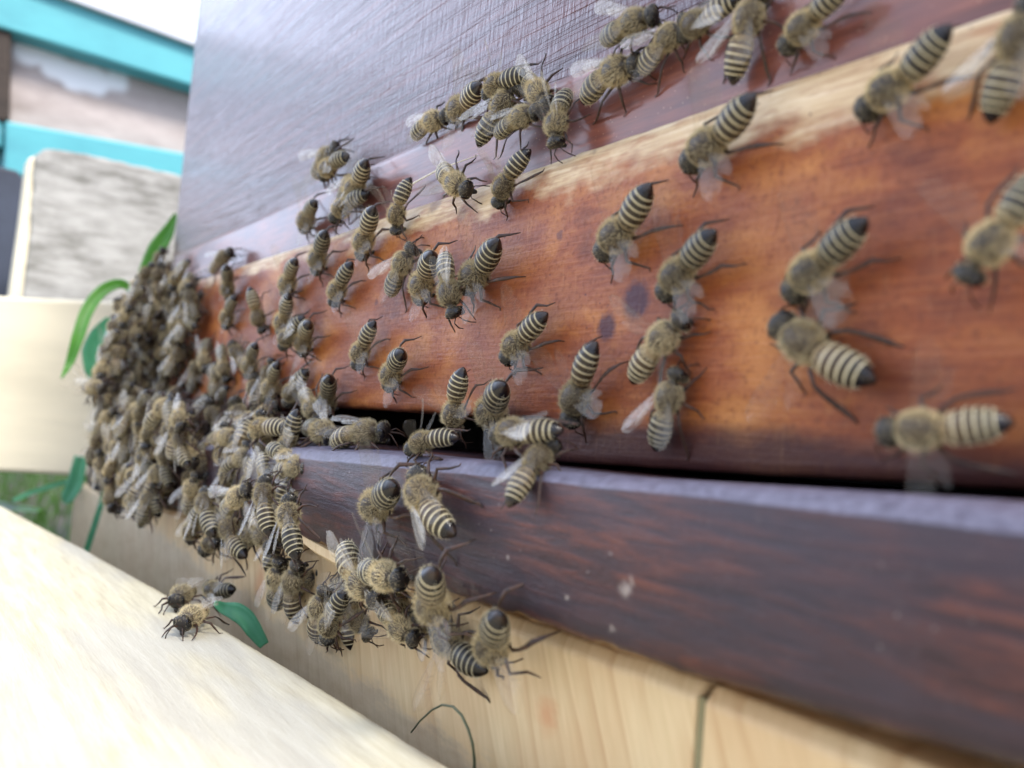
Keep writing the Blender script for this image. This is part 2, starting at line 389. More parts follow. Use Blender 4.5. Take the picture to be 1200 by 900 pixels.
# inside box
for nm, lo, hi, m in [("side_wall", (HX0-14, 13, -24), (HX0+4, 300, 290), M_wall), ("side_wall", (HX1-18, 13.5, -6), (HX1-.5, 300, 288), M_wall),
                      ("back_wall", (HX0+4, 278, -24), (HX1-18, 300, 289), M_inside), ("roof", (HX0-24, -4, 291), (HX1+8, 312, 303), M_dkbrown),
                      ("frame_bar", (HX0+5, 22.5, 3), (HX1-19, 40, 60), M_inside), ("added_dark_baffle", (HX0+4.5, 60, -24), (HX1-18.5, 64, 200), M_inside)]:  # last box is a dark sheet added to keep the slot unlit
    bevel(obj(nm, box_me(nm, lo, hi, m), hive), 1.2)
# landing board and floor in one plank: front lip y=-15
FX = [-440, -418, -158, -68, -33, 120]; FZ = [-19.6, -19.0, -8.9, -5.5, -4.7, -2.7]
BX = [-440, -418, -171, -92, -66, -35, 120]; BZ = [-40.6, -40.2, -26.0, -25.1, -24.4, -22.3, -18]
zC = lambda x: float(np.interp(x, FX, FZ)) + .15*nz(x*.08, 9)
def zD(x):
    return float(np.interp(x, BX, BZ)) + .35*nz(x*.05, 2) + .5*max(0, nz(x*.22, 7))
LX0 = -424.
xs3 = np.arange(LX0, HX1+6, 1.5)
def pl(x):
    c = zC(x); d = zD(x); q = .25*nz(x*.06, 3)
    zt = float(np.interp(x, [-440, -193, -83, -40, 120], [-17, -6.2, -4.6, -2.6, .4]))
    rr = 1.0 + .5*nz(x*.07, 31); h = max(.5, min(zt-c-.05, 2.3))
    return [(-15+q, c-.25*rr), (-14.75+q, c+.10*h), (-14.1+q, c+.55*h), (-13.3+q, c+.88*h), (-12.0+q, c+h), (-8, c+h+(zt-c-h)*.5), (-1, zt), (14, zt+.2), (279, zt+.2), (279, d), (-10, d+.2),
            (-13.6+q*2, d+.15+.3*nz(x*.3, 3)), (-14.6+q+.5*nz(x*.2, 5), d+1.2), (-15+q, d+3.), (-15+q*1.5, (c+d)/2)]
me = loft_x(xs3, pl, "landing_board", [M_land])
at = me.attributes.new("low", 'FLOAT', 'POINT'); n = 15
vals = [-.2, -1, -1, -1, -1, -1, 0, 0, 0, 1, 1, .8, .35, 0, 0]
at.data.foreach_set("value", [vals[i % n] if i < n*len(xs3) else 0. for i in range(len(me.vertices))])
obj("landing_board", me, hive)

# splintered strip hanging under the landing board at left
pth = [onY(352, 628, -13.5), onY(372, 640, -14), onY(395, 652, -13.5), onY(425, 667, -14), onY(462, 682, -13.5), onY(486, 692, -13)]
V = []; Fc = []
for i, p in enumerate(pth):
    w = [.7, 1.5, 1.7, 1.4, 1.1, .4][i]
    for dy, dz in ((-.6, .6), (-.8, -w*.6), (-.2, -w), (3, -w), (3, .8)): V.append((p[0], p[1]+dy, p[2]+dz))
for i in range(len(pth)-1):
    for j in range(5): Fc.append((i*5+j, i*5+(j+1) % 5, (i+1)*5+(j+1) % 5, (i+1)*5+j))
Fc += [(0, 1, 2, 3, 4), tuple(range(25, 30))]
me = new_mesh("splinter", V, Fc, [M_pale]); fix_normals(me); obj("splinter", me, hive)

# pale stand board
stand = empty("hive_stand", (-180, 0, -160), "pale planed wooden board carrying the hive below its landing board", "hive stand")
px_c = onY(822, 797, -9)[0]
def pp(x):
    t = -26.5 if x > -180 else -26.5-(-180-x)*.058
    t = min(t, zD(x)-2.0)
    q = .3*nz(x*.02, 44)
    return [(-9+q, -158), (-9+q, -100), (-9+q, -60), (-9+q, t-1.8), (-7.4+q, t), (30, t), (30, -158)]
xb = list(np.linspace(-492, px_c-.6, 90))
me = loft_x(xb, pp, "front_board", [M_pale], False); bevel(obj("front_board", me, stand), .5)
xb = list(np.linspace(px_c+.5, 140, 50))
me = loft_x(xb, pp, "front_board", [M_pale], False); bevel(obj("front_board", me, stand), .5)
obj("joint_strip", box_me("joint_strip", (px_c-.55, -8.6, -157), (px_c+.45, 20, -28), M_joint), stand)

# ------------------------------------------------------------------ foreground plank
plank = None
E_ = [(-620, -74), (-407, -48.7), (-300, -35.6), (-228, -27.9), (-171.6, -23.3), (-136.5, -20.7), (-102.3, -18.3), (-60, -15.5), (140, -11.5)]
ex_ = [p[0] for p in E_]; ey_ = [p[1] for p in E_]
def edge(x): return float(np.interp(x, ex_, ey_)) + .35*nz(x*.05, 2) + .25*nz(x*.3, 2)
xk = np.arange(-600, 141, 2.0); ny = 26; V = []; Fc = []
for x in xk:
    e = edge(x)
    row = [(x, e-1.2, -70.), (x, e-.2, -54.), (x, e, -47.6), (x, e-.8, -46.5), (x, e-2.2, -46.05)]
    for k in range(1, ny): 
        yy = e-2.2-(k/ny)**1.5*330
        row.append((x, yy, -46 + .25*nz(x*.03, yy*.1) + .12*nz(x*.08, yy*.5)))
    row += [(x, -340+e, -70.)]
    V += row
n = len(row)
for i in range(len(xk)-1):
    for j in range(n): Fc.append((i*n+j, i*n+(j+1) % n, (i+1)*n+(j+1) % n, (i+1)*n+j))
Fc += [tuple(range(n)), tuple(range((len(xk)-1)*n, len(xk)*n))]
me = new_mesh("sawn_plank", V, Fc, [M_plank], smooth=True); fix_normals(me); autosmooth(me, 40)
plank = tag(obj("sawn_plank", me), "bright pale sawn plank lying in front of the hive, two bees on it", "plank")

# ------------------------------------------------------------------ background behind the hive
def slab(name, pix, x, thick, mat, parent=None, bev=2.):
    P = [onX(a, b, x) for a, b in pix]; n = len(P)
    V = [tuple(p) for p in P] + [(p[0]-thick, p[1], p[2]) for p in P]
    Fc = [tuple(range(n)), tuple(range(n, 2*n))[::-1]] + [(i, (i+1) % n, n+(i+1) % n, n+i) for i in range(n)]
    me = new_mesh(name, V, Fc, [mat]); fix_normals(me)
    o = obj(name, me, parent); bevel(o, bev); return o
frame = empty("painted_frame", (-830, 60, -160), "turquoise painted timber frame with a weathered panel behind the hive", "timber frame")
slab("top_rail", [(-60, -52), (0, -27), (80, 0), (222, 52), (330, 90), (330, 131), (213, 97), (0, 32), (-60, 14)], -800, 30, M_teal, frame)
slab("roof_sheet", [(-60, -62), (80, -9), (225, 42), (330, 80), (330, 89), (222, 51), (80, -1), (-60, -53)], -794, 60, M_whitefelt, frame, 1)
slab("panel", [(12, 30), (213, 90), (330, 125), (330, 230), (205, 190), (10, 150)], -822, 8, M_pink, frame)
slab("bottom_rail", [(6, 141), (205, 177), (330, 200), (330, 270), (205, 215), (5, 206)], -802, 26, M_teal, frame)
slab("corner_post", [(-60, 12), (14, 36), (11, 141), (4, 142), (-60, 130)], -804, 30, M_dkbrown, frame)
slab("side_rail", [(-60, 132), (3, 142), (3, 173), (-60, 165)], -806, 20, M_teal, frame)
for sy in (-45, 95):
    me = box_me("post", (-835, sy, -160), (-826, sy+26, 205), M_teal); bevel(obj("post", me, frame), 2)

def weathered(name, pix, x, thick, mat, label, cat):
    P = [onX(a, b, x) for a, b in pix]; C = sum(P)/len(P); V = []; n0 = len(P)
    Q = []
    for i in range(n0):
        a, b = P[i], P[(i+1) % n0]; L = np.linalg.norm(b-a); m = max(2, int(L/5))
        for k in range(m):
            p = a+(b-a)*k/m; o = 1.3*nz(p[1]*.12, p[2]*.12, 3); d = p-C; Q.append(p + d/np.linalg.norm(d)*o)
    n = len(Q); V = [tuple(p) for p in Q] + [(p[0]-thick, p[1], p[2]) for p in Q]
    Fc = [tuple(range(n)), tuple(range(n, 2*n))[::-1]] + [(i, (i+1) % n, n+(i+1) % n, n+i) for i in range(n)]
    me = new_mesh(name, V, Fc, [mat]); fix_normals(me); o = obj(name, me); bevel(o, 1.5); tag(o, label, cat); return o
o = weathered("weathered_board", [(41, 182), (52, 174), (90, 178), (203, 203), (330, 236), (330, 420), (16, 390), (27, 345), (36, 270)], -600, 26, M_grey,
              "grey weathered plank end standing behind the hive below the turquoise rail", "plank")
# pale sawn left side of that board
pe = slab("sawn_edge", [(33, 186), (41, 182), (36, 270), (27, 345), (16, 390), (3, 390), (12, 345), (24, 260)], -603, 20, M_cream, None, 1)
pe.parent = o; 
slab_o = slab("dark_box", [(-80, 180), (-10, 192), (22, 200), (30, 215), (14, 345), (14, 380), (-80, 380)], -680, 60, M_navy)
tag(slab_o, "dark slate blue box at the photo's left edge beside the weathered plank", "box")
slab_o = slab("cream_beam", [(-90, 344), (0, 347), (60, 350), (200, 356), (330, 362), (330, 562), (140, 560), (0, 553), (-90, 548)], -520, 60, M_cream)
tag(slab_o, "thick sunlit cream beam behind the bees at the hive's left corner", "beam")

# leaves and stalks
def blade(name, pts, widths, y_or_x, mat, label, cat, twist=0.3, group=None):
    P = [onX(a, b, xx) for (a, b, xx) in pts]
    # resample (Catmull-Rom)
    Q = []; W = []
    for i in range(len(P)-1):
        p0, p1, p2, p3 = P[max(i-1, 0)], P[i], P[i+1], P[min(i+2, len(P)-1)]
        for k in range(6):
            t = k/6; Q.append(.5*((2*p1)+(-p0+p2)*t+(2*p0-5*p1+4*p2-p3)*t*t+(-p0+3*p1-3*p2+p3)*t**3)); W.append(widths[i]*(1-t)+widths[i+1]*t)
    Q.append(P[-1]); W.append(widths[-1]); V = []; Fc = []
    for i, p in enumerate(Q):
        t = Q[min(i+1, len(Q)-1)]-Q[max(i-1, 0)]; t /= np.linalg.norm(t)
        v = (CAM-p); v /= np.linalg.norm(v); s = np.cross(t, np.array([.85, -.5, .15])); s /= np.linalg.norm(s); nn = np.cross(s, t)
        s = s*math.cos(twist)+nn*math.sin(twist)
        w = W[i]
        for (a, h) in ((-1, .25), (-.5, .05), (0, -.22), (.5, .05), (1, .25)): V.append(p + s*w*a + nn*w*h)
        V.append(p - nn*.12 + nn*-.22*w)
    for i in range(len(Q)-1):
        for j in range(4): Fc.append((i*6+j, i*6+j+1, (i+1)*6+j+1, (i+1)*6+j))
    me = new_mesh(name, V, Fc, [mat], smooth=True); o = obj(name, me)
    so = o.modifiers.new("thickness", 'SOLIDIFY'); so.thickness = .00025
    return tag(o, label, cat, group)
blade("leaf", [(158, 345, -420), (143, 333, -420), (122, 340, -420), (104, 362, -415), (92, 395, -410), (82, 425, -410), (72, 443, -405)], [1.0, 2.0, 2.5, 2.6, 2.4, 1.6, .2], None, M_leaf,
      "bright green leaf arching over left of the bee cluster", "leaf")
blade("leaf", [(128, 372, -425), (117, 392, -425), (112, 412, -425), (113, 436, -425), (120, 470, -425)], [.6, 3.6, 5.0, 4.2, 2.5], None, M_leaf2,
      "blue green leaf half hidden behind the bee cluster, under the arching leaf", "leaf")
blade("leaf", [(206, 250, -420), (197, 272, -420), (185, 292, -420), (174, 320, -420), (168, 350, -420)], [.4, 2.8, 3.8, 3.8, 2.6], None, M_leaf,
      "pointed green leaf rising behind the top of the bee cluster at the hive corner", "leaf")
blade("leaf", [(96, 535, -470), (92, 552, -470), (88, 568, -470), (80, 583, -470), (76, 590, -470)], [3., 3.2, 3.6, 3.0, .6], None, M_leaf2,
      "small blue green leaf hanging at the left end of the landing board", "leaf")
blade("weed_shoot", [(84, 563, -480), (60, 570, -480), (35, 578, -480), (15, 587, -480)], [1.0, 1.1, 1.1, .9], None, M_leaf2,
      "pale blue green stem slanting left from the landing board's end", "grass blade")
blade("weed_shoot", [(-25, 588, -600), (0, 592, -560), (25, 596, -530), (48, 598, -500)], [2.2, 2.2, 1.8, .7], None, M_leaf,
      "green grass blade lying along the plank's far edge at the photo's left", "grass blade")
blade("weed_shoot", [(123, 573, -395), (117, 596, -395), (109, 622, -395), (100, 650, -395)], [.9, 1.0, 1.1, 1.1], None, M_leaf2,
      "thin green stem rising between plank and stand below the landing board", "grass blade")
blade("leaf", [(252, 706, -196), (262, 712, -196), (276, 716, -195), (288, 724, -194), (298, 738, -193), (310, 756, -192)], [.4, 1.2, 1.9, 1.9, 1.7, 1.0], None, M_leaf2,
      "blue green leaf lying in the gap between plank and pale stand board", "leaf")
V, Fc = [], []
pt = [(482, 858), (492, 845), (506, 832), (518, 826), (531, 828), (541, 838), (549, 855), (554, 872), (556, 890), (556, 915)]
P = [onY(a, b, -11.5-2*math.sin(i*.35)) for i, (a, b) in enumerate(pt)]
V, Fc = tube(P, [.14+.012*i for i in range(len(P))], 8)
tag(obj("grass_stalk", new_mesh("grass_stalk", V, Fc, [M_stalk], smooth=True)), "thin bent grass stalk arching in front of the pale stand board", "grass stalk")
# scratches / dried grass stem on entrance board top left
P = [onY(a, b, y) for a, b, y in [(470, 224, 2.2), (486, 214, 1.6), (515, 198, 1.8), (560, 182, 2.0)]]
V, Fc = tube(P, [.12, .18, .15, .08], 6)
tag(obj("wood_fibre", new_mesh("wood_fibre", V, Fc, [M_cream], smooth=True)), "pale wood fibre lifted along the orange board's upper edge", "wood fibre")

# ================================================================== BEES
def bee_materials():
    g = G("bee body"); u = g.attr("u"); ab = g.math('SUBTRACT', u, 2.0)
    cream = (.38, .31, .17); cream2 = (.54, .48, .32); dark = (.020, .014, .008); tip = (.006, .006, .008)
    st = [(.0, (.16, .11, .05)), (.09, (.24, .18, .09)), (.12, dark), (.195, dark)]
    for b0, b1, nx in ((.222, .248, .358), (.370, .396, .497), (.508, .532, .622), (.633, .654, .738), (.748, .766, .83)):
        st += [(b0, cream), (b1, cream2), (b1+.012, dark), (nx, dark if b1 < .7 else tip)]
    st += [(.95, (.03, .018, .012)), (1., tip)]
    band = g.ramp(ab, st)
    th = g.ramp(g.math('MULTIPLY', u, .5), [(.0, (.016, .012, .010)), (.47, (.02, .016, .012)), (.52, (.05, .034, .018)), (1, (.045, .03, .016))])
    oi = g.n.new("ShaderNodeObjectInfo")
    amb = g.math('MULTIPLY', g.ramp(ab, [(.1, 1.), (.62, .1), (.7, 0.)]), g.math('POWER', oi.outputs["Random"], 1.6))
    band = g.mix(g.math('MULTIPLY', amb, .30), band, (.20, .10, .035))
    c = g.mix(g.math('GREATER_THAN', u, 2.), th, band); hs = g.n.new("ShaderNodeHueSaturation")
    g.l.new(g.math('MULTIPLY_ADD', oi.outputs["Random"], .7, .6), hs.inputs["Value"]); g.l.new(c, hs.inputs["Color"])
    n = g.noise(g.P, 6., 3, .6)
    g.set(Base_Color=hs.outputs[0], Roughness=g.ramp(ab, [(.0, .5), (.70, .40), (.80, .20)]), Specular_IOR_Level=.38)
    g.bump(n, .3, .08); body = g.m
    g = G("bee leg"); n = g.noise(g.P, 1.5, 3, .5); g.set(Base_Color=g.ramp(n, [(.35, (.014, .009, .007)), (.7, (.075, .032, .016))]), Roughness=.45, Specular_IOR_Level=.35); leg = g.m
    g = G("bee eye"); g.set(Base_Color=(.006, .005, .005), Roughness=.16, Specular_IOR_Level=.4); eye = g.m
    g = G("bee hair"); t = g.attr("tone"); oi = g.n.new("ShaderNodeObjectInfo")
    hc = g.ramp(t, [(.0, (.12, .085, .045)), (.35, (.50, .40, .22)), (.6, (.68, .57, .35)), (1., (.70, .64, .46))])
    hs = g.n.new("ShaderNodeHueSaturation"); g.l.new(g.math('MULTIPLY_ADD', oi.outputs["Random"], .6, .68), hs.inputs["Value"]); g.l.new(hc, hs.inputs["Color"])
    g.set(Base_Color=hs.outputs[0], Roughness=.6, Specular_IOR_Level=.3)
    tr = g.n.new("ShaderNodeBsdfTranslucent"); g.l.new(hs.outputs[0], tr.inputs[0]); mx = g.n.new("ShaderNodeMixShader"); mx.inputs[0].default_value = .3
    g.l.new(g.b.outputs[0], mx.inputs[1]); g.l.new(tr.outputs[0], mx.inputs[2]); g.l.new(mx.outputs[0], g.n["Material Output"].inputs[0]); hair = g.m
    wings = []
    for nm, base, gl in (("clear bee wing", .045, .19), ("misty bee wing", .018, .055)):
        g = G(nm); uvn = g.attr("wuv", True)
        ed = g.voro(g.mapping((5.5, 3.2, 1), loc=(.3, .2, 0), src=uvn), 1.0, 'DISTANCE_TO_EDGE')
        vein = g.ramp(ed, [(.02, 1.), (.05, 0.)])
        sx = g.xyz(uvn)
        lead = g.ramp(sx[1], [(.06, 1.), (.12, 0.)])
        vein = g.math('MAXIMUM', g.math('MULTIPLY', vein, g.ramp(sx[0], [(.6, 1.), (.85, .2)])), lead)
        g.set(Base_Color=g.mix(vein, (.75, .72, .66), (.10, .06, .03)), Roughness=.28, Specular_IOR_Level=.8)
        tp = g.n.new("ShaderNodeBsdfTransparent"); tp.inputs[0].default_value = (.96, .94, .90, 1)
        lw = g.n.new("ShaderNodeLayerWeight"); lw.inputs[0].default_value = .35
        f = g.math('ADD', g.math('ADD', g.math('MULTIPLY', vein, .45 if base > .05 else .14), base), g.math('MULTIPLY', lw.outputs["Fresnel"], gl), clamp=True)
        mx = g.n.new("ShaderNodeMixShader"); g.l.new(f, mx.inputs[0]); g.l.new(tp.outputs[0], mx.inputs[1]); g.l.new(g.b.outputs[0], mx.inputs[2])
        g.bump(g.noise(uvn, 14., 3, .5), .35, .1)
        g.l.new(mx.outputs[0], g.n["Material Output"].inputs[0]); wings.append(g.m)
    return body, leg, eye, hair, wings
M_body, M_leg, M_eye, M_hair, M_wings = bee_materials()

def smooth_interp(x, xp, fp): return float(np.interp(x, xp, fp))

class BeePose:
    """one pose of a worker bee, head towards +Y, standing on z=0, millimetres"""
    def __init__(s, name, body_pitch=0, ab_pitch=0, ab_curl=0, ab_yaw=0, head_pitch=-25, head_yaw=0, wings='fold', seed=1, thz=3.3, hind='walk', fat=1.0):
        rn = random.Random(seed); s.name = name
        # sections: (u, distance from thorax centre (+forward), rx, rz, dz)
        sec = []
        for d, rx, rz in [(5.15, .15, .2), (5.0, .95, 1.1), (4.7, 1.45, 1.6), (4.3, 1.80, 1.80), (3.9, 1.88, 1.85), (3.5, 1.7, 1.65), (3.15, 1.1, 1.1), (2.9, .55, .6)]:
            sec.append((np.interp(d, [2.9, 5.15], [.98, 0]), d, rx, rz))
        for d, rx, rz in [(2.6, .8, .9), (2.2, 1.45, 1.5), (1.6, 1.85, 1.85), (.8, 2.08, 2.02), (0, 2.12, 2.05), (-.8, 1.98, 1.9), (-1.5, 1.6, 1.55), (-2.05, 1.25, 1.2), (-2.35, 1.0, .95)]:
            sec.append((np.interp(d, [-2.35, 2.6], [1.99, 1.02]), d, rx, rz))
        L = 7.4; w_ = np.linspace(0.0, 1, 44)
        prof_w = [0, .04, .10, .2, .34, .5, .64, .76, .86, .94, .98, 1]
        prof_r = [1.0, 1.3, 1.65, 1.92, 2.08, 2.06, 1.88, 1.56, 1.12, .66, .34, .05]
        edges = [.13, .28, .43, .565, .69, .80]
        for w in w_:
            r = smooth_interp(w, prof_w, prof_r)*fat
            e0 = max([e for e in [0]+edges if e <= w]); nx = min([e for e in edges+[1.0] if e > w] or [1.01])
            r *= 1 - .045*(1-(w-e0)/(nx-e0))*(1 if w > .1 else 0)
            sec.append((2.001 + w*.998, -2.4 - w*L, r, r*.9))
        s.sec = sec
        th = np.array([0, 0, thz]); bp = math.radians(body_pitch)
        fwd = np.array([0, math.cos(bp), -math.sin(bp)])        # body_pitch>0: head lower
        Cn = []; T = []
        # forward part
        for (u, d, rx, rz) in sec:
            if d >= -2.36:
                if d > 2.6:
                    hp = bp + math.radians(-head_pitch)*min(1, (d-2.6)/1.0); hy = math.radians(head_yaw)
                    f2 = np.array([math.sin(hy)*math.cos(hp), math.cos(hy)*math.cos(hp), -math.sin(hp)])
                    base = th + fwd*2.6; c = base + f2*(d-2.6); t = f2
                else: c = th + fwd*d; t = fwd
                Cn.append(c); T.append(t)
        c = th + fwd*-2.36; prev = -2.36; hist = []
        for (u, d, rx, rz) in sec:
            if d < -2.36:
                w = (-2.4-d)/L; stp = prev-d; prev = d
                p = -bp*-1 + math.radians(ab_pitch + ab_curl*(w-.0)); yw = math.radians(ab_yaw*min(1, w*3))
                back = np.array([math.sin(yw)*math.cos(p), -math.cos(yw)*math.cos(p), math.sin(p)])
                c = c + back*stp; Cn.append(c.copy()); T.append(-back)
        s.C = np.array(Cn); s.T = np.array(T)
        s.rx = np.array([q[2] for q in sec]); s.rz = np.array([q[3] for q in sec]); s.u = np.array([q[0] for q in sec])
        Sd = np.cross(s.T, np.array([0, 0, 1.])); Sd /= np.linalg.norm(Sd, axis=1)[:, None]; s.Sd = Sd; s.U = np.cross(Sd, s.T)
        s.head = s.C[2]; s.tail = s.C[-1]
        # body mesh
        N = 22; V = []; Fc = []; mi = []; uu = []
        for i in range(len(s.C)):
            for k in range(N):
                a = 2*math.pi*k/N; ca, sa = math.cos(a), math.sin(a)
                V.append(s.C[i] + s.Sd[i]*s.rx[i]*ca + s.U[i]*s.rz[i]*sa); uu.append(s.u[i])
        for i in range(len(s.C)-1):
            for k in range(N): Fc.append((i*N+k, i*N+(k+1) % N, (i+1)*N+(k+1) % N, (i+1)*N+k)); mi.append(0)
        Fc.append(tuple(range(N))); mi.append(0); Fc.append(tuple(range((len(s.C)-1)*N, len(s.C)*N))); mi.append(0)
        def add(v, f, m, uval=.5):
            k = len(V); V.extend(v); Fc.extend([tuple(q+k for q in ff) for ff in f]); mi.extend([m]*len(f)); uu.extend([uval]*len(v))
        # eyes, jaws, feelers
        hc = s.C[4]; hf = s.T[4]; hs = s.Sd[4]; hu = s.U[4]
        for sg in (-1, 1):
            ev = []; ef = []
            for i in range(7):
                la = -math.pi/2+math.pi*i/6
                for k in range(10):
                    lo = 2*math.pi*k/10
                    ev.append(hc + hf*.25 + hs*sg*(1.38+.50*math.cos(la)*math.cos(lo)) + hu*(.12+1.25*math.sin(la)) + hf*.80*math.cos(la)*math.sin(lo))
            for i in range(6):
                for k in range(10): ef.append((i*10+k, i*10+(k+1) % 10, (i+1)*10+(k+1) % 10, (i+1)*10+k))
            add(ev, ef, 2)
            a0 = hc + hf*1.1 + hs*sg*.35 + hu*.1
            a1 = a0 + hf*.9 + hs*sg*.9 + hu*.25; a2 = a1 + hf*1.2 + hs*sg*(.35+.3*rn.random()) - hu*1.0; a3 = a2 + hf*.6 + hs*sg*.15 - hu*1.1
            v, f = tube([a0, a1, a1+hf*.2-hu*.1, a2, a3], [.11, .10, .12, .13, .10], 6); add(v, f, 1)
        v, f = tube([hc+hf*.8-hu*1.3, hc+hf*1.0-hu*2.0, hc+hf*.9-hu*2.5], [.55, .42, .12], 8); add(v, f, 0, .2)
        # legs
        for sg in (-1, 1):
            j = lambda *q: [np.array(p, float)*[sg, 1, 1] for p in q]
            r = rn.uniform
            fl = j((.9, 1.5, thz-1.5), (1.9, 2.3, thz-1.2), (2.7+r(-.3, .3), 3.9, thz-1.7), (3.0+r(-.3, .3), 4.8, .75), (3.1+r(-.4, .4), 6.2+r(-.5, .4), .08))
            v, f = tube(fl, [.36, .30, .22, .16, .08], 7); add(v, f, 1)
            ml = j((1.1, .1, thz-1.5), (2.3, -.1, thz-.9), (3.9, .2+r(-.5, .5), thz-1.1), (4.7, -.4, 1.0), (5.6, -.9+r(-.8, .6), .08), (6.1, -1.2+r(-.3, .3), .06))
            v, f = tube(ml, [.36, .31, .25, .19, .11, .07], 7); add(v, f, 1)
            if hind == 'up':
                hl = j((1.0, -1.4, thz-1.4), (2.2, -2.6, thz-.6), (2.9, -4.2, thz-.2), (3.3, -5.6, thz-.1), (3.4+r(-.2, .5), -6.9, thz-.5), (3.5, -7.9+r(-.5, .5), thz*.4), (3.7, -8.8, .2))
                rr = [.30, .27, .22, .30, .36, .19, .08]
            else:
                hl = j((1.0, -1.3, thz-1.4), (2.4, -2.1, thz-.7), (3.5, -3.6, thz-.6), (3.9, -4.8, 2.0), (4.3, -6.6, .9), (4.6+r(-.3, .5), -8.2, .1), (4.8, -9.0, .06))
                rr = [.34, .32, .26, .30, .36, .20, .08]
            v, f = tube(hl, rr, 8, .55); add(v, f, 1)
        me = new_mesh("honey_bee_body", V, Fc, [M_body, M_leg, M_eye], mi, smooth=True); fix_normals(me)
        at = me.attributes.new("u", 'FLOAT', 'POINT'); at.data.foreach_set("value", [float(q) for q in uu])
        s.me = me
        # hair
        V = []; Fc = []; tone = []
        ks = np.arange(len(s.C))
        def surf(i, a):
            k = int(i); f = i-k; k2 = min(k+1, len(s.C)-1)
            L_ = lambda A: A[k]*(1-f)+A[k2]*f
            c_, sd, uu_, rx, rz, t = L_(s.C), L_(s.Sd), L_(s.U), L_(s.rx), L_(s.rz), L_(s.T)
            p = c_ + sd*rx*math.cos(a) + uu_*rz*math.sin(a); nn = sd*math.cos(a)/max(rx, .2) + uu_*math.sin(a)/max(rz, .2); nn /= np.linalg.norm(nn)
            return p, nn, t
        def hairs(n, i0, i1, ln, lay, t0, t1, wd=.055, aok=None):
            for _ in range(n):
                i = rn.uniform(i0, i1); a = rn.uniform(0, 2*math.pi)
                if aok and not aok(i, a): continue
                p, nn, t = surf(i, a)
                d = nn*(1-lay) - t*lay + np.array([rn.gauss(0, .22) for _ in range(3)]); d /= np.linalg.norm(d)
                l = ln*rn.uniform(.6, 1.25); sd = np.cross(d, [rn.gauss(0, 1) for _ in range(3)]); sd /= np.linalg.norm(sd)
                k = len(V); V.extend([p-sd*wd/2-nn*.03, p+sd*wd/2-nn*.03, p+d*l*.6+sd*wd*.3, p+d*l]); Fc.append((k, k+1, k+2, k+3)); tone.append(rn.uniform(t0, t1))
        bald = lambda i, a: not (10.5 < i < 14.5 and abs(a-math.pi/2) < .42 and rn.random() < .8)
        hairs(2700, 8.3, 15.4, .78, .30, .25, .75, aok=bald)     # thorax
        hairs(420, 1, 7.6, .45, .25, .3, .8, .04)                # head
        hairs(650, 16.5, 23, .55, .55, .35, .85)                 # abdomen base
        A0 = 17
        for b0, b1 in [(.215, .250), (.362, .396), (.50, .532), (.625, .653), (.742, .765)]:
            hairs(190, A0+b0*43, A0+b1*43, .20, .82, .72, 1., .055)
        hairs(160, A0+2, A0+24, .30, .8, .0, .4, .03)
        hairs(450, A0+4, A0+36, .5, .5, .7, 1., .05, aok=lambda i, a: abs(math.sin(a)) < .45)
        me = new_mesh("fuzz", V, Fc, [M_hair]); at = me.attributes.new("tone", 'FLOAT', 'FACE'); at.data.foreach_set("value", tone); s.fuzz = me
        # wings
        s.wings = []
        def wing(nm, root, Ld, Cd, Ln, Wd, mat, pts):
            Ld = np.array(Ld, float); Ld /= np.linalg.norm(Ld); Cd = np.array(Cd, float); Cd -= Ld*np.dot(Cd, Ld); Cd /= np.linalg.norm(Cd); Nn = np.cross(Ld, Cd)
            V = []; Fc = []; uv = []; na, nb = 16, 7
            for i in range(na+1):
                a = i/na; lead = smooth_interp(a, *pts[0]); trail = smooth_interp(a, *pts[1])
                for k in range(nb+1):
                    b = k/nb; y = lead+(trail-lead)*b
                    V.append(root + Ld*a*Ln + Cd*y*Wd + Nn*(.30*math.sin(a*2.6)+.10*math.sin(b*9+a*3)*a+.12*math.sin(b*3.1))); uv.append((a, b, 0))
            for i in range(na):
                for k in range(nb):
                    q = i*(nb+1)+k; Fc.append((q, q+1, q+nb+2, q+nb+1))
            me = new_mesh(nm, V, Fc, [mat], smooth=True); at = me.attributes.new("wuv", 'FLOAT_VECTOR', 'POINT'); at.data.foreach_set("vector", [float(q) for p in uv for q in p])
            s.wings.append((nm, me))
        fore = (([0, .3, .7, .9, .97, 1], [0, -.05, -.12, -.05, .1, .3]), ([0, .1, .3, .6, .8, .93, 1], [.08, .2, .55, .88, .92, .7, .35]))
        hind_ = (([0, .4, .8, 1], [0, -.05, .02, .35]), ([0, .15, .4, .7, .9, 1], [.1, .4, .8, .85, .65, .4]))
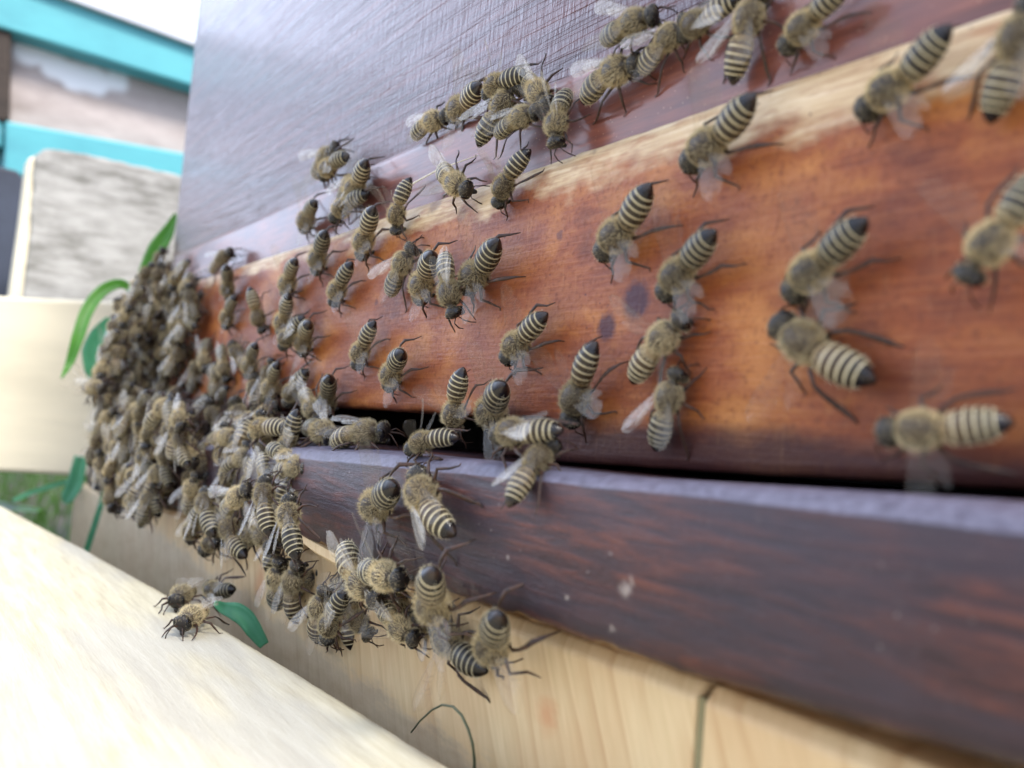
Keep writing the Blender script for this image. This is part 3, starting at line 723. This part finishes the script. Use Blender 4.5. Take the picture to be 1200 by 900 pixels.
        for sg in (-1, 1):
            k = rn.uniform(-.06, .06)
            rf = th + fwd*.7 + np.array([sg*1.55, 0, 1.25]); rh = th + fwd*-.3 + np.array([sg*1.65, 0, .95])
            m = M_wings[0]
            if wings == 'fold':
                wing("forewing", rf, (sg*(.20+k), -1, .10), (-sg*1, 0, .12), 9.2, 3.0, m, fore); wing("hindwing", rh, (sg*(.26+k), -1, .02), (-sg*1, 0, .1), 6.5, 2.1, m, hind_)
            elif wings == 'half':
                wing("forewing", rf, (sg*(.50+k), -1, .28), (-sg*1, -.4, .1), 9.2, 3.0, m, fore); wing("hindwing", rh, (sg*(.55+k), -1, .12), (-sg*1, -.4, .1), 6.5, 2.1, m, hind_)
            elif wings == 'up':
                wing("forewing", rf, (sg*(.30+k), -.62, .80), (-sg*.9, -.5, -.3), 9.2, 3.0, m, fore); wing("hindwing", rh, (sg*(.35+k), -.8, .55), (-sg*.9, -.5, -.3), 6.5, 2.1, m, hind_)
            else:
                m = M_wings[1]
                wing("forewing", rf, (sg*1, -.30+k*3, .30+k*2), (0, -1, -.25), 9.2, 3.0, m, fore); wing("hindwing", rh, (sg*1, -.62+k*3, .15), (0, -1, -.2), 6.5, 2.1, m, hind_)

POSES = {
 'fan': BeePose("fan", 8, 10, -12, 0, -38, 0, 'spread', 1, 3.4, 'up'),
 'fanl': BeePose("fanl", 6, 8, -8, 12, -35, 8, 'spread', 2, 3.4, 'up', .97),
 'fanr': BeePose("fanr", 9, 12, -16, -12, -40, -6, 'spread', 3, 3.5, 'up', 1.03),
 'steep': BeePose("steep", 18, 18, -28, 4, -45, 0, 'spread', 4, 3.9, 'up'),
 'walk': BeePose("walk", 0, -2, -14, 0, -28, 0, 'fold', 5, 3.2, 'walk'),
 'walkl': BeePose("walkl", 0, -2, -18, 16, -28, 12, 'fold', 6, 3.2, 'walk', .96),
 'half': BeePose("half", 0, -3, -16, -6, -30, -8, 'half', 7, 3.2, 'walk'),
 'halfr': BeePose("halfr", 4, 2, -24, -20, -30, 10, 'half', 8, 3.3, 'walk', 1.03),
 'up': BeePose("up", 4, -8, -22, 5, -35, 0, 'up', 9, 3.3, 'walk'),
 'fan2': BeePose("fan2", 4, 6, -22, 6, -30, -12, 'spread', 21, 3.2, 'up', .95),
 'fan3': BeePose("fan3", 12, 6, 4, -8, -42, 10, 'spread', 22, 3.5, 'up', 1.04),
 'fan4': BeePose("fan4", 6, 14, -26, -4, -36, 6, 'spread', 23, 3.3, 'up', .92),
 'walk2': BeePose("walk2", -3, -6, -20, -10, -22, -10, 'fold', 24, 3.1, 'walk', 1.05),
 'walk3': BeePose("walk3", 5, 4, -30, 8, -34, 4, 'fold', 25, 3.3, 'walk', .93),
 'spr': BeePose("spr", 0, 0, -14, 6, -25, 0, 'spread', 10, 3.2, 'walk'),
}
BEES = []
def put_bee(pose, Mx, label, group):
    p = POSES[pose]
    o = bpy.data.objects.new("honey_bee", p.me); link(o); o.matrix_world = Matrix(Mx)
    f = bpy.data.objects.new("fuzz", p.fuzz); link(f); f.parent = o
    for nm, me in p.wings:
        w = bpy.data.objects.new(nm, me); link(w); w.parent = o
    tag(o, label, "bee", group); BEES.append(o); return o
def frame_of(n, yaw):
    n = np.asarray(n, float); n /= np.linalg.norm(n)
    a = np.array([0, 0, 1.]) - n*n[2]
    if np.linalg.norm(a) < .2: a = np.array([-1., 0, 0]) - n*(-n[0])
    a /= np.linalg.norm(a); b = np.cross(n, a)
    y = a*math.cos(yaw) + b*math.sin(yaw); x = np.cross(y, n)
    return np.column_stack([x, y, n])
def mat4(Rm, P, sc):
    M = np.eye(4); M[:3, :3] = Rm*sc; M[:3, 3] = np.asarray(P)*S; return M.tolist()
def fit(pose, H, T, axis, val, n):
    p = POSES[pose]; H = np.array(H, float); T = np.array(T, float)
    ax = [i for i in range(3) if i != axis]
    mid = (H+T)/2; P0 = on(axis, val, *mid)
    def res(q):
        P = np.zeros(3); P[axis] = val; P[ax[0]] = q[0]; P[ax[1]] = q[1]; Rm = frame_of(n, q[2]); sc = math.exp(q[3])
        h = proj(P + Rm@p.head*sc); t = proj(P + Rm@p.tail*sc)
        return np.concatenate([h-H, t-T, [45*q[3]]])
    best = None
    for y0 in np.arange(0, 6.28, .785):
        q = np.array([P0[ax[0]], P0[ax[1]], y0, 0.])
        for it in range(14):
            r = res(q); J = np.zeros((5, 4)); st = [.01, .01, 1e-4, 1e-4]
            for k in range(4):
                q2 = q.copy(); q2[k] += st[k]; J[:, k] = (res(q2)-r)/st[k]
            dq = -np.linalg.solve(J.T@J + np.diag([1e-3, 1e-3, 1e-1, 1e-1]), J.T@r)
            dq[2] = max(-.5, min(.5, dq[2])); dq[3] = max(-.1, min(.1, dq[3])); dq[:2] = np.clip(dq[:2], -25, 25); q = q+dq
            q[3] = max(-.38 if axis == 2 else -.22, min(.22, q[3]))
        e = float(np.sum(res(q)**2))
        if np.isfinite(e) and (best is None or e < best[0]): best = (e, q)
    q = best[1]; P = np.zeros(3); P[axis] = val; P[ax[0]] = q[0]; P[ax[1]] = q[1]
    if best[0] > 150: print("FIT", pose, H, T, round(best[0]), q.round(2))
    return mat4(frame_of(n, q[2]), P, math.exp(q[3]))
NW = (0, -1, 0)
SURF = {'w': (1, -0.1, NW), 'b': (1, 2.9, NW), 'p': (1, 5.5, NW), 'e': (1, 0.5, (0, -1, .45)), 'f': (1, -15.2, NW), 'l': (1, -9.2, NW), 'k': (2, -45.9, (0, 0, 1)),
        'w2': (1, -3.5, (.1, -1, .1)), 'p2': (1, 1.0, (0, -1, .3)), 'lip': (1, -12, (0, -.75, .65)), 'top': (1, -6, (.1, -.5, .85)), 'in': (1, 2, (.1, -.35, .9)),
        'h': (1, -12.5, (.1, -1, -.15)), 'h2': (1, -16.5, (0, -1, -.1)), 'air': (1, -14, (.1, -1, .2)), 'f2': (1, -18.5, (0, -1, .15))}
GF = "bees fanning on the orange entrance board"; GL = "bees along the batten ledge"; GB = "bees around the entrance slot"; GD = "bees on the landing board's front"; GH = "bees hanging below the landing board"
exec_list = [
 # head x,y, tail x,y, surface, pose, label, group
 (523,137,488,163,'p','walk',"leftmost bee of the upper ledge group, striped abdomen pointing down left",GL),
 (528,135,569,98,'p','fanl',"bee left of the big ledge huddle, striped abdomen raised to the upper right",GL),
 (580,113,617,86,'p2','up',"topmost bee of the ledge huddle with one pale wing raised upright",GL),
 (608,103,562,172,'p2','half',"large bee in the ledge huddle's centre, striped abdomen hanging down left",GL),
 (624,128,590,165,'e','walk',"bee in the ledge huddle with head turned right above the long winged bee",GL),
 (591,236,618,178,'w','up',"bee below the ledge huddle, head down with two long wings pointing up",GL),
 (650,165,672,112,'p2','up',"bee at the huddle's right, head down with a bright upright wing",GL),
 (640,122,616,95,'b','walkl',"bee half hidden behind the bee with the bright upright wing",GL),
 (549,223,520,196,'w','half',"bee alone on the orange board's pale top edge, wings up left, head down right",GL),
 (468,268,481,212,'w','up',"head down bee with one pale upright wing at the board's top edge, left of centre",GL),
 (421,300,444,240,'w','fan',"boldly striped bee just left of the head down bee at the board's top edge",GF),
 (404,232,439,186,'b','fanl',"striped bee on the batten at the right of the upper left group",GL),
 (406,173,360,208,'p','half',"highest bee of the upper left group with two white wings out left",GL),
 (379,207,411,182,'b','half',"bee under the highest bee of the upper left group, glossy wings over its back",GL),
 (428,205,399,238,'b','walk',"small bee with its dark abdomen down left in the upper left group's middle",GL),
 (350,268,379,235,'b','fan',"striped bee at the lower left of the upper left group, abdomen up right",GL),
 (393,258,433,226,'e','half',"bee with a long white wing behind the boldly striped bee",GL),
 (365,318,390,269,'w','fan',"striped bee on the board's top edge, first left of the boldly striped bee",GF),
 (764,17,712,52,'p2','half',"bee on the ledge at the top, wings spread left, head to the upper right",GL),
 (749,76,684,122,'b','walkl',"bee crossing the batten with its dark abdomen down left, right of the ledge huddle",GL),
 (801,27,757,84,'b','half',"bee with one white wing across its striped abdomen at the top of the batten",GL),
 (818,40,853,3,'b','walk',"bee at the photo's top edge, head down, between two larger blurred bees",GL),
 (892,-8,859,98,'b','half',"large blurred bee climbing the batten with its striped abdomen hanging down",GL),
 (935,52,988,-12,'b','fan',"blurred head down bee cut by the photo's top edge above the batten",GL),
 (1018,130,1114,29,'w','fanl',"blurred striped bee on the pale worn edge at upper right",GF),
 (1212,10,1163,137,'w','half',"blurred bee at the photo's right top corner, long wing and abdomen hanging down",GF),
 (811,191,886,110,'w','fanl',"striped bee with black glossy tip below the pale worn edge, right of centre",GF),
 (1141,320,1219,212,'w2','spr',"blurred bee cut by the photo's right edge, halfway up the orange board",GF),
 (933,343,1016,256,'w','fan',"big blurred striped bee on the orange board's right, abdomen tip up right",GF),
 (784,343,838,270,'w','fan',"striped bee right of the two dark blotches, abdomen up right",GF),
 (709,296,764,214,'w','fanl',"striped bee above the two dark blotches with long raised hind leg",GF),
 (598,420,641,367,'w','fan',"sharp striped bee alone at the orange board's centre",GF),
 (423,428,438,377,'w','fan',"left bee of the isolated pair of small fanning bees, left of centre",GF),
 (458,452,474,412,'w','fanr',"right bee of the isolated pair of small fanning bees, left of centre",GF),
 (536,506,542,433,'w2','fanr',"bee above the slot with head down at the entrance, left of the round striped bee",GB),
 (565,494,604,448,'w','steep',"round boldly striped bee above the entrance slot, black tip pointing right",GF),
 (671,493,700,400,'w','fan',"large upright bee right of the slot, pale abdomen up, head down",GF),
 (801,374,743,449,'w','spr',"bee right of the dark blotches with dark head up right and abdomen down left",GF),
 (795,441,772,524,'w','half',"head up bee with closed glassy wings, just above the landing board",GF),
 (916,380,1027,448,'w','spr',"large blurred bee lying head up left with a clear wing spread downward",GF),
 (1041,507,1187,494,'w2','spr',"large blurred bee lying sideways, head left, near the board's lower right",GF),
 (589,512,659,503,'lip','walkl',"striped bee at the slot's right end, abdomen pointing right",GB),
 (650,532,601,584,'lip','walk',"bee on the landing board's edge with pale striped abdomen hanging down left",GB),
 (493,534,530,508,'lip','up',"bee facing the camera on the landing board's edge at the slot",GB),
 (459,514,384,514,'top','walk',"bee on the landing board walking right with its dark head at the slot",GB),
 (396,527,357,489,'top','half',"bee with pale striped abdomen up left at the slot's left end",GB),
 (428,601,474,568,'f','fan',"striped bee with glossy black tip on the landing board's front beside the head up bee",GD),
 (489,556,538,629,'f','walk',"head up bee with silvery folded wings on the landing board's front",GD),
 (544,336,590,279,'w','fanl',"rightmost bee of the central row of four, black tip up right",GF),
 (534,368,524,296,'w2','walk',"head down bee with folded wings in the central row of four",GF),
 (486,350,515,294,'w','fan',"striped bee second from left in the central row of four",GF),
 (485,290,458,348,'w','half',"leftmost bee of the central row of four with a long wing down left",GF),
 (394,355,413,307,'w','fan',"solitary striped bee left of the central row of four",GF),
 (329,345,356,302,'w','fan',"striped bee near the board's top edge above the next bee's black tip",GF),
 (327,389,343,342,'w','fanl',"striped bee in the left field directly above the paler double bee",GF),
 (351,413,369,377,'w','fanr',"plump striped bee in the left field with dark tip and two raised hind legs",GF),
 (340,405,351,372,'w2','walk',"bee half hidden behind the plump striped bee in the left field",GF),
 (309,386,293,337,'w','fan',"bee with silvery abdomen tip up left, head down right, in the left field",GF),
 (266,383,277,346,'w','fan',"small striped bee below the pair at the board's top left corner",GF),
 (273,296,248,320,'e','half',"upper bee of the pair at the board's top left corner, white wing left",GF),
 (258,352,277,308,'w','fan',"lower bee of the pair at the board's top left corner",GF),
 (288,440,307,401,'w','fan',"striped bee with black tip beside the pale twin bees in the left field",GF),
 (267,446,263,403,'w','walk',"right one of the pale twin bees in the left field",GF),
 (243,434,246,396,'w','walk',"left one of the pale twin bees in the left field",GF),
 (314,467,331,424,'w','fan',"striped bee above the landing board between the left field and the slot",GF),
 (340,472,361,433,'w','walk',"dull bee tucked right behind a striped bee above the slot's left end",GF),
 (379,484,392,439,'w','fan',"rightmost striped bee above the slot's left end, hind legs out right",GF),
 (272,496,283,464,'w','fan',"dark bee low on the orange board above the bee crowd on the landing board",GF),
 (303,443,302,489,'w','half',"bee hanging head up low in the left field above the crowd",GF),
 (374,494,357,459,'w2','walkl',"bee wedged under the rightmost striped bee above the slot's left end",GF),
 (314,498,260,500,'top','walk',"horizontal striped bee topmost in the crowd on the landing board",GB),
 (294,504,345,508,'lip','up',"bee in the crowd with a bright white raised wing, beside the dark slot",GB),
 (281,521,246,514,'lip','walk',"bee with golden thorax below the horizontal striped bee in the crowd",GB),
 (306,543,254,550,'lip','walkl',"golden bee facing right on the landing board's edge in the crowd",GD),
 (367,553,322,551,'lip','walk',"golden fuzzy bee facing right at the crowd's right end on the board's edge",GD),
 (296,574,262,600,'f2','half',"fuzzy bee in the crowd with a narrow wing down left, under the golden bee",GD),
 (238,575,256,632,'f2','half',"bee hanging head up at the left of the crowd on the board's front",GD),
 (314,564,317,628,'f2','half',"striped bee hanging head up in the middle of the front crowd",GD),
 (341,586,350,657,'f2','half',"lowest striped bee of the front crowd with pale wings along its side",GD),
 (233,545,223,512,'f','walk',"pale bee at the left of the front crowd with its abdomen up",GD),
 (232,556,222,604,'f','half',"bee at the front crowd's far left hanging head up",GD),
 (225,632,238,592,'f','walk',"head down bee at the front crowd's lower left corner",GD),
 (266,600,294,655,'f','walkl',"dark shaded bee hanging from the front crowd's lower edge, abdomen down right",GD),
 (322,642,298,606,'f','walkl',"bee head down at the front crowd's bottom, left of the lowest striped bee",GD),
 (331,655,326,714,'h','walk',"leftmost dark bee hanging under the landing board on the pale wood",GH),
 (351,661,349,731,'h','walkl',"dark bee with brown striped abdomen hanging second from left below the board",GH),
 (380,692,374,749,'h','half',"bee with pale wings hanging third from left below the board",GH),
 (391,746,402,692,'h2','walk',"head down bee at the bottom of the hanging group's left half",GH),
 (449,704,402,631,'f','halfr',"bee with upright yellow striped abdomen over the landing board's splintered edge",GD),
 (474,679,424,668,'h2','spr',"round fuzzy bee facing right over the landing board's lower edge",GD),
 (499,727,524,660,'h2','steep',"large sharp striped bee with glossy black tip on the landing board's lower edge",GD),
 (428,742,412,690,'h','walk',"head down bee below the round fuzzy bee, right of the pale winged hanging bee",GH),
 (484,748,451,700,'h','half',"dark headed bee pointing down right with two feelers out, below the board",GH),
 (514,733,573,788,'l','spr',"lowest bee on the pale wood, dark pointed abdomen down right",GH),
 (577,768,591,716,'h','steep',"rightmost bee under the landing board seen from behind, round striped abdomen",GH),
 (212,734,235,717,'k','walkl',"front bee of the two standing on the pale foreground plank",None),
 (206,707,224,693,'k','walk',"rear bee of the two standing on the pale foreground plank",None),
 (247,688,276,690,'air','walkl',"lone dark bee hovering above the leaf, left of the hanging group",None),
 (208,370,237,386,'w2','half',"bright pale bee sticking out of the dense cluster onto the orange board",None),
 (128,460,99,455,'o1','up',"bee sticking out of the dense cluster's left side over the cream beam",None),
]
SURF['o1'] = (1, -30, (.1, -.9, .4))
for (hx, hy, tx, ty, sf, pose, lab, grp) in exec_list:
    a, v, n = SURF[sf]
    if pose == 'fan': pose = random.choice(['fan', 'fan2', 'fan3', 'fan4'])
    if pose == 'walk': pose = random.choice(['walk', 'walk2', 'walk3'])
    put_bee(pose, fit(pose, (hx, hy), (tx, ty), a, v, n), lab, grp)

# ---- dense clusters
def inside(poly, x, y):
    c = False; j = len(poly)-1
    for i in range(len(poly)):
        xi, yi = poly[i]; xj, yj = poly[j]
        if (yi > y) != (yj > y) and x < (xj-xi)*(y-yi)/(yj-yi)+xi: c = not c
        j = i
    return c
def cluster(poly, n, mind, depth, label, group, layers=(0., 5.), head_up=.7, tilt=.4, poses=('walk', 'walkl', 'walk2', 'halfr', 'walk3', 'walk2', 'walk3', 'fan2')):
    xs_ = [p[0] for p in poly]; ys_ = [p[1] for p in poly]
    for li, add in enumerate(layers):
        pts = []; tries = 0
        while len(pts) < n and tries < 6000:
            tries += 1; x = random.uniform(min(xs_), max(xs_)); y = random.uniform(min(ys_), max(ys_))
            if not inside(poly, x, y) or any((x-a)**2+(y-b)**2 < mind*mind for a, b in pts): continue
            pts.append((x, y))
        for x, y in pts:
            d = depth(x, y) + add + random.uniform(-1, 1.5)
            P = onY(x, y, -d); nn = np.array([random.uniform(-tilt, tilt)+.15, -1, random.uniform(-tilt, tilt)*.8+.1])
            yaw = random.gauss(0, .7) + (0 if random.random() < head_up else math.pi)
            if random.random() < .2: yaw = random.uniform(0, 6.28)
            sc = random.uniform(.92, 1.06); Rm = frame_of(nn, yaw)
            pz = random.choice(poses); c = POSES[pz].C[20]*.6
            put_bee(pz, mat4(Rm, P - Rm@np.array([0, c[1], 2.2])*sc, sc), label, group)
def bulge(x, y):
    r = ray(x, y); k = -362./r[0]; yy = r[1]*k          # depth where the ray crosses the hive's left corner
    b = max(3.0, 85.-yy)
    return b
C1 = [(188, 306), (214, 318), (232, 352), (226, 400), (205, 440), (206, 490), (150, 500), (116, 478), (110, 452), (124, 410), (140, 372), (160, 330)]
cluster(C1, 58, 12.5, bulge, "honey bee packed in the dense dark cluster covering the hive's left corner", "bees massed at the hive's left corner", (-4., 2.), .7)
C2 = [(120, 480), (208, 480), (232, 505), (205, 540), (190, 592), (160, 600), (132, 585), (110, 530)]
cluster(C2, 30, 14, lambda x, y: np.interp(x, [100, 230], [24, 17]), "honey bee in the crowd hanging on the landing board's far left end", "bees massed on the landing board's left end", (-3., 3.), .6)
C3 = [(225, 530), (300, 520), (352, 540), (352, 585), (350, 625), (320, 648), (270, 645), (238, 622), (222, 580)]
cluster(C3, 22, 17, lambda x, y: 14.5, "honey bee in the crowd hanging over the landing board's front, left part", "bees crowded on the front of the landing board", (-.5,), .75, .3)
C4 = [(205, 478), (262, 486), (330, 496), (350, 510), (330, 528), (240, 530), (212, 515)]
cluster(C4, 12, 17, lambda x, y: np.interp(y, [480, 530], [5, 13]), "honey bee standing in the crowd on the landing board's top, left part", "bees crowded on top of the landing board", (0.,), .4, .6)
C5 = [(208, 408), (225, 415), (262, 455), (270, 485), (225, 482), (206, 455)]
cluster(C5, 4, 20, lambda x, y: 1.5, "shaded honey bee on the orange board between cluster and landing board crowd", "bees between the cluster and the crowd", (0.,), .6, .3)
C6 = [(335, 668), (440, 700), (520, 728), (500, 742), (440, 722), (395, 735), (362, 722), (330, 700)]
cluster(C6, 7, 20, lambda x, y: 9.5, "shaded honey bee hanging in the row under the landing board's lower edge", "bees in the shade under the landing board", (0.,), .5, .2, ('walk', 'walkl', 'half'))
C7 = [(236, 396), (300, 402), (345, 430), (352, 468), (270, 470), (236, 440)]
cluster(C7, 3, 26, lambda x, y: 1.5, "small honey bee in the left field of the orange board among the fanning bees", "bees between the cluster and the crowd", (0.,), .6, .2, ('walk3', 'walk2', 'fan2'))
print("BEES", len(BEES))
